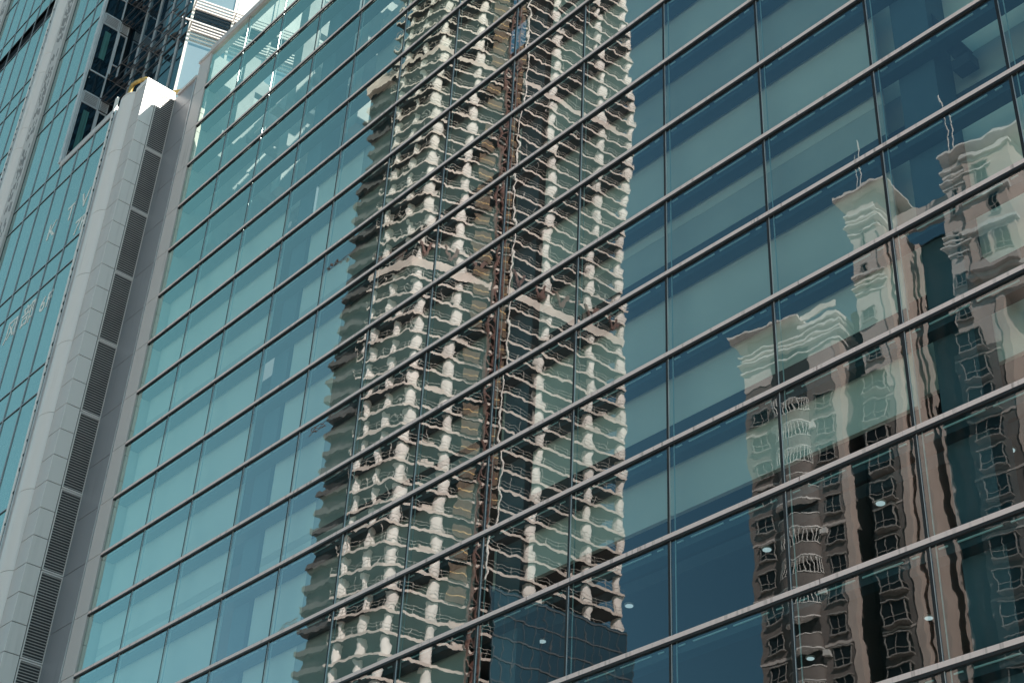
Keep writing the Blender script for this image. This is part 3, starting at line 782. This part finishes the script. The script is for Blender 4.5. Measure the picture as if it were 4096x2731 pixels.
# body blocks; paler upper floors also carry light added by the facade's interior
ab('block', 0, 10.7, 0, 14, 0, 89.0, M_tile); ab('block', 0, 10.7, 0, 14, 89.01, 93.6, M_tilel)
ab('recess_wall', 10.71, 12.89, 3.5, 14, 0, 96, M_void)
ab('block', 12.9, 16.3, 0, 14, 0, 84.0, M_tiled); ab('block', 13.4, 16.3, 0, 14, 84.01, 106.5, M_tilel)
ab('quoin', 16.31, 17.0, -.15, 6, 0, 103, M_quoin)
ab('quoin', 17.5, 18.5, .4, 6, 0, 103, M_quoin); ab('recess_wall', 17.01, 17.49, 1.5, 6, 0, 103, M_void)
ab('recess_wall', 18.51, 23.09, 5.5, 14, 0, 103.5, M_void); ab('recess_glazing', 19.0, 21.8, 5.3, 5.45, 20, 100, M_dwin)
ab('parapet_bridge', 16.3, 23.9, 3.0, 3.5, 103.6, 106.6, M_tilel); ab('quoin', 19.6, 19.95, 2.0, 2.4, 0, 101, M_quoin)
ab('block', 23.1, 28.6, 0, 14, 0, 84.0, M_tiled); ab('block', 24.0, 28.6, 0, 14, 84.01, 107.3, M_tilel)
ab('quoin', 10.0, 10.72, -.08, 1, 0, 93, M_quoin); ab('quoin', 27.9, 28.7, -.15, 4, 0, 103, M_quoin)
ab('block', 28.8, 40, 4, 16, 0, 104, M_tiled)
ab('quoin', 31.5, 32.4, 3.8, 5, 0, 103, M_quoin)
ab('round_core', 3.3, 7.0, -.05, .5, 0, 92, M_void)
# string courses
for k in range(0, 14):
    z = 47 + k * 6
    if z < 92:
        for s0, s1 in ((0, 3.1), (7.2, 10.0), (12.9, 16.3), (23.1, 27.9)):
            ab('string_course', s0 - .02, s1, -.06, .3, z, z + .22, M_tilel)
# windows
def window(s0, s1, z0, z1, depth, first=None, div=2):
    loc = arch(s0, 0, z0)
    w = ab('window', s0, s1, -depth, .25, z0, z1, M_dwin, loc=loc)
    mb = MB(); t = -depth - .06
    def b(a, c, e, f, tt=0, tb=.07): mb.box(a, c, t - tt, t + tb, e, f, 0, MA)
    b(s0 - .04, s0 + .04, z0, z1); b(s1 - .04, s1 + .04, z0, z1); b(s0 - .12, s1 + .12, z0 - .13, z0, .12, depth + .1); b(s0 - .12, s1 + .12, z1, z1 + .10, .12, depth + .1)
    for k in range(1, div): b(s0 + (s1 - s0) * k / div - .022, s0 + (s1 - s0) * k / div + .022, z0, z1)
    b(s0, s1, z0 + (z1 - z0) * .32, z0 + (z1 - z0) * .32 + .06)
    if depth > .2:
        for zz in (z0 + .0, z0 + (z1 - z0) * .32, z1 - .06): mb.box(s1 - .02, s1 + .05, -depth, 0, zz, zz + .06, 0, MA)
        mb.box(s1 - .02, s1 + .06, -depth - .02, -depth + .06, z0, z1, 0, MA)
    mb.build('frame', M_frame, w, flip=True)
nw = 0
for k in range(19):
    z = 84.0 - k * 3.02
    if z < 38: break
    window(.9, 2.6, z + .2, z + 1.8, .12); window(8.0, 9.7, z + .1, z + 1.9, .10)
    window(13.45, 15.6, z - .4, z + 1.5, .75); window(24.1, 26.4, z - .4, z + 1.5, .75)
for z in (87.4, 91.5): window(14.0, 15.4, z, z + 1.5, .15); window(24.5, 25.6, z, z + 1.5, .15)
for z in (95.5, 100.6): window(14.6, 15.0, z, z + 3.0, .12, div=1); window(25.0, 25.4, z, z + 3.0, .12, div=1)
# curved balconies
def hc(mb, sc, r, z0, z1, r_in=None, n=18, a0=math.pi, a1=2 * math.pi, sy=.62):
    P = [(sc + r * math.cos(a0 + (a1 - a0) * k / n), sy * r * math.sin(a0 + (a1 - a0) * k / n)) for k in range(n + 1)]
    mb.prism(P, z0, z1, 0, MA); return mb
for k in range(19):
    z = 83.4 - k * 3.02
    if z < 38: break
    o = hc(MB(), 5.15, 1.95, z - .3, z + .95).build('round_balcony', M_tile, AP, loc=arch(5.15, 0, z), flip=True)
    mb = MB(); hc(mb, 5.15, 2.02, z - .42, z - .31); hc(mb, 5.15, 2.02, z + .951, z + 1.03)
    mb.build('balcony_trim', M_white, o, flip=True)
    if k % 5 < 3:
        mb = MB()
        for q in range(15):
            a = math.pi + math.pi * q / 14; s_, t_ = 5.15 + 1.9 * math.cos(a), .62 * 1.9 * math.sin(a)
            mb.box(s_ - .03, s_ + .03, t_ - .03, t_ + .03, z + 1.03, z + 2.5, 0, MA)
        hc(mb, 5.15, 1.93, z + 2.5, z + 2.56); mb.build('balcony_bars', M_white, o, flip=True)
# crowns
def eave(s0, s1, t0, t1, z, over, name='eave'):
    mb = MB().box(s0 - over, s1 + over, t0 - over, t1, z, z + .18, 0, MA)
    o = mb.build(name, M_white, AP, flip=True)
    zz = z - .01; a, b = s0 - over + .1, s1 + over - .1
    return o
for s0, s1, z in ((0, 10.7, 93.4), (13.4, 16.4, 105.6), (24.0, 28.6, 106.6), (13.4, 16.4, 97.4), (24.0, 26.2, 98.0)):
    for q, (dz, ov) in enumerate(((0, .35), (-.6, .22), (-1.3, .5), (-2.2, .2))):
        ab('cornice', s0 - ov, s1 + ov, -ov, 6, z + dz, z + dz + .15, M_white)
def hip(s0, s1, t0, t1, z0, z1, ov):
    mb = MB(); sc = (s0 + s1) / 2; c = [(s0 - ov, t0 - ov, z0), (s1 + ov, t0 - ov, z0), (s1 + ov, t1 + ov, z0), (s0 - ov, t1 + ov, z0)]
    tcm = (t0 + t1) / 2; top = (sc, tcm, z1)
    c2 = [(a, b, z0 + .22) for a, b, _ in c]
    V_ = [MA @ Vector(p) for p in c + c2 + [top]]; mb.v = [tuple(v) for v in V_]
    for f in ((3, 2, 1, 0), (0, 1, 5, 4), (1, 2, 6, 5), (2, 3, 7, 6), (3, 0, 4, 7), (4, 5, 8), (5, 6, 8), (6, 7, 8), (7, 4, 8)): mb.f.append(f); mb.m.append(0)
    return mb.build('hipped_roof', M_white, AP, flip=True)
hip(.2, 5.2, 0, 6, 95.3, 96.9, 1.4); ab('crown_wall', .4, 6.0, .4, 6, 93.6, 95.3, M_tilel)
ab('terrace_rail', 6.4, 10.9, -.3, -.1, 95.2, 96.0, M_white); ab('terrace_slab', 6.2, 11.0, -.4, 4, 94.0, 94.5, M_white)
hip(13.4, 17.0, .5, 6, 108.2, 109.9, 1.25); ab('crown_wall', 13.7, 16.8, .6, 6, 106.5, 108.2, M_tilel)
hip(24.6, 31.5, .5, 7, 108.6, 111.6, 1.1); ab('crown_wall', 24.8, 31.0, .7, 7, 107.3, 108.6, M_tilel)
ab('gable_wall', 26.2, 31.2, -.3, 6, 89, 107.6, M_quoin)
for z in (91.6, 97.4, 101.2): ab('cornice', 26.0, 31.5, -.7, .4, z, z + .4, M_white)
ab('balcony', 26.4, 31.2, -1.3, -.4, 92.01, 93.1, M_tilel); ab('cornice', 26.0, 31.4, -.6, .4, 107.0, 107.5, M_white)
window(27.4, 28.6, 94.2, 96.6, .34); window(29.2, 30.4, 94.2, 96.6, .34)
window(27.4, 28.6, 102.6, 106, .34); window(29.2, 30.2, 99.0, 101, .34)
for s_, z in ((15.4, 108.0), (25.4, 108.6)):
    MB().beam(arch(s_, -.2, z), arch(s_ + .1, -.2, z + 7.5), .09, .09, 0, (1, 0, 0)).build('antenna', M_white, AP)
    MB().beam(arch(s_ - .5, -.2, z), arch(s_ - .5, -.2, z + 5.5), .07, .07, 0, (1, 0, 0)).build('antenna', M_white, AP)
# air conditioners
for k in range(0, 15, 2):
    z = 82.2 - k * 3.02
    ab('air_conditioner', 7.15, 7.75, -.45, -.05, z, z + .6, M_white)
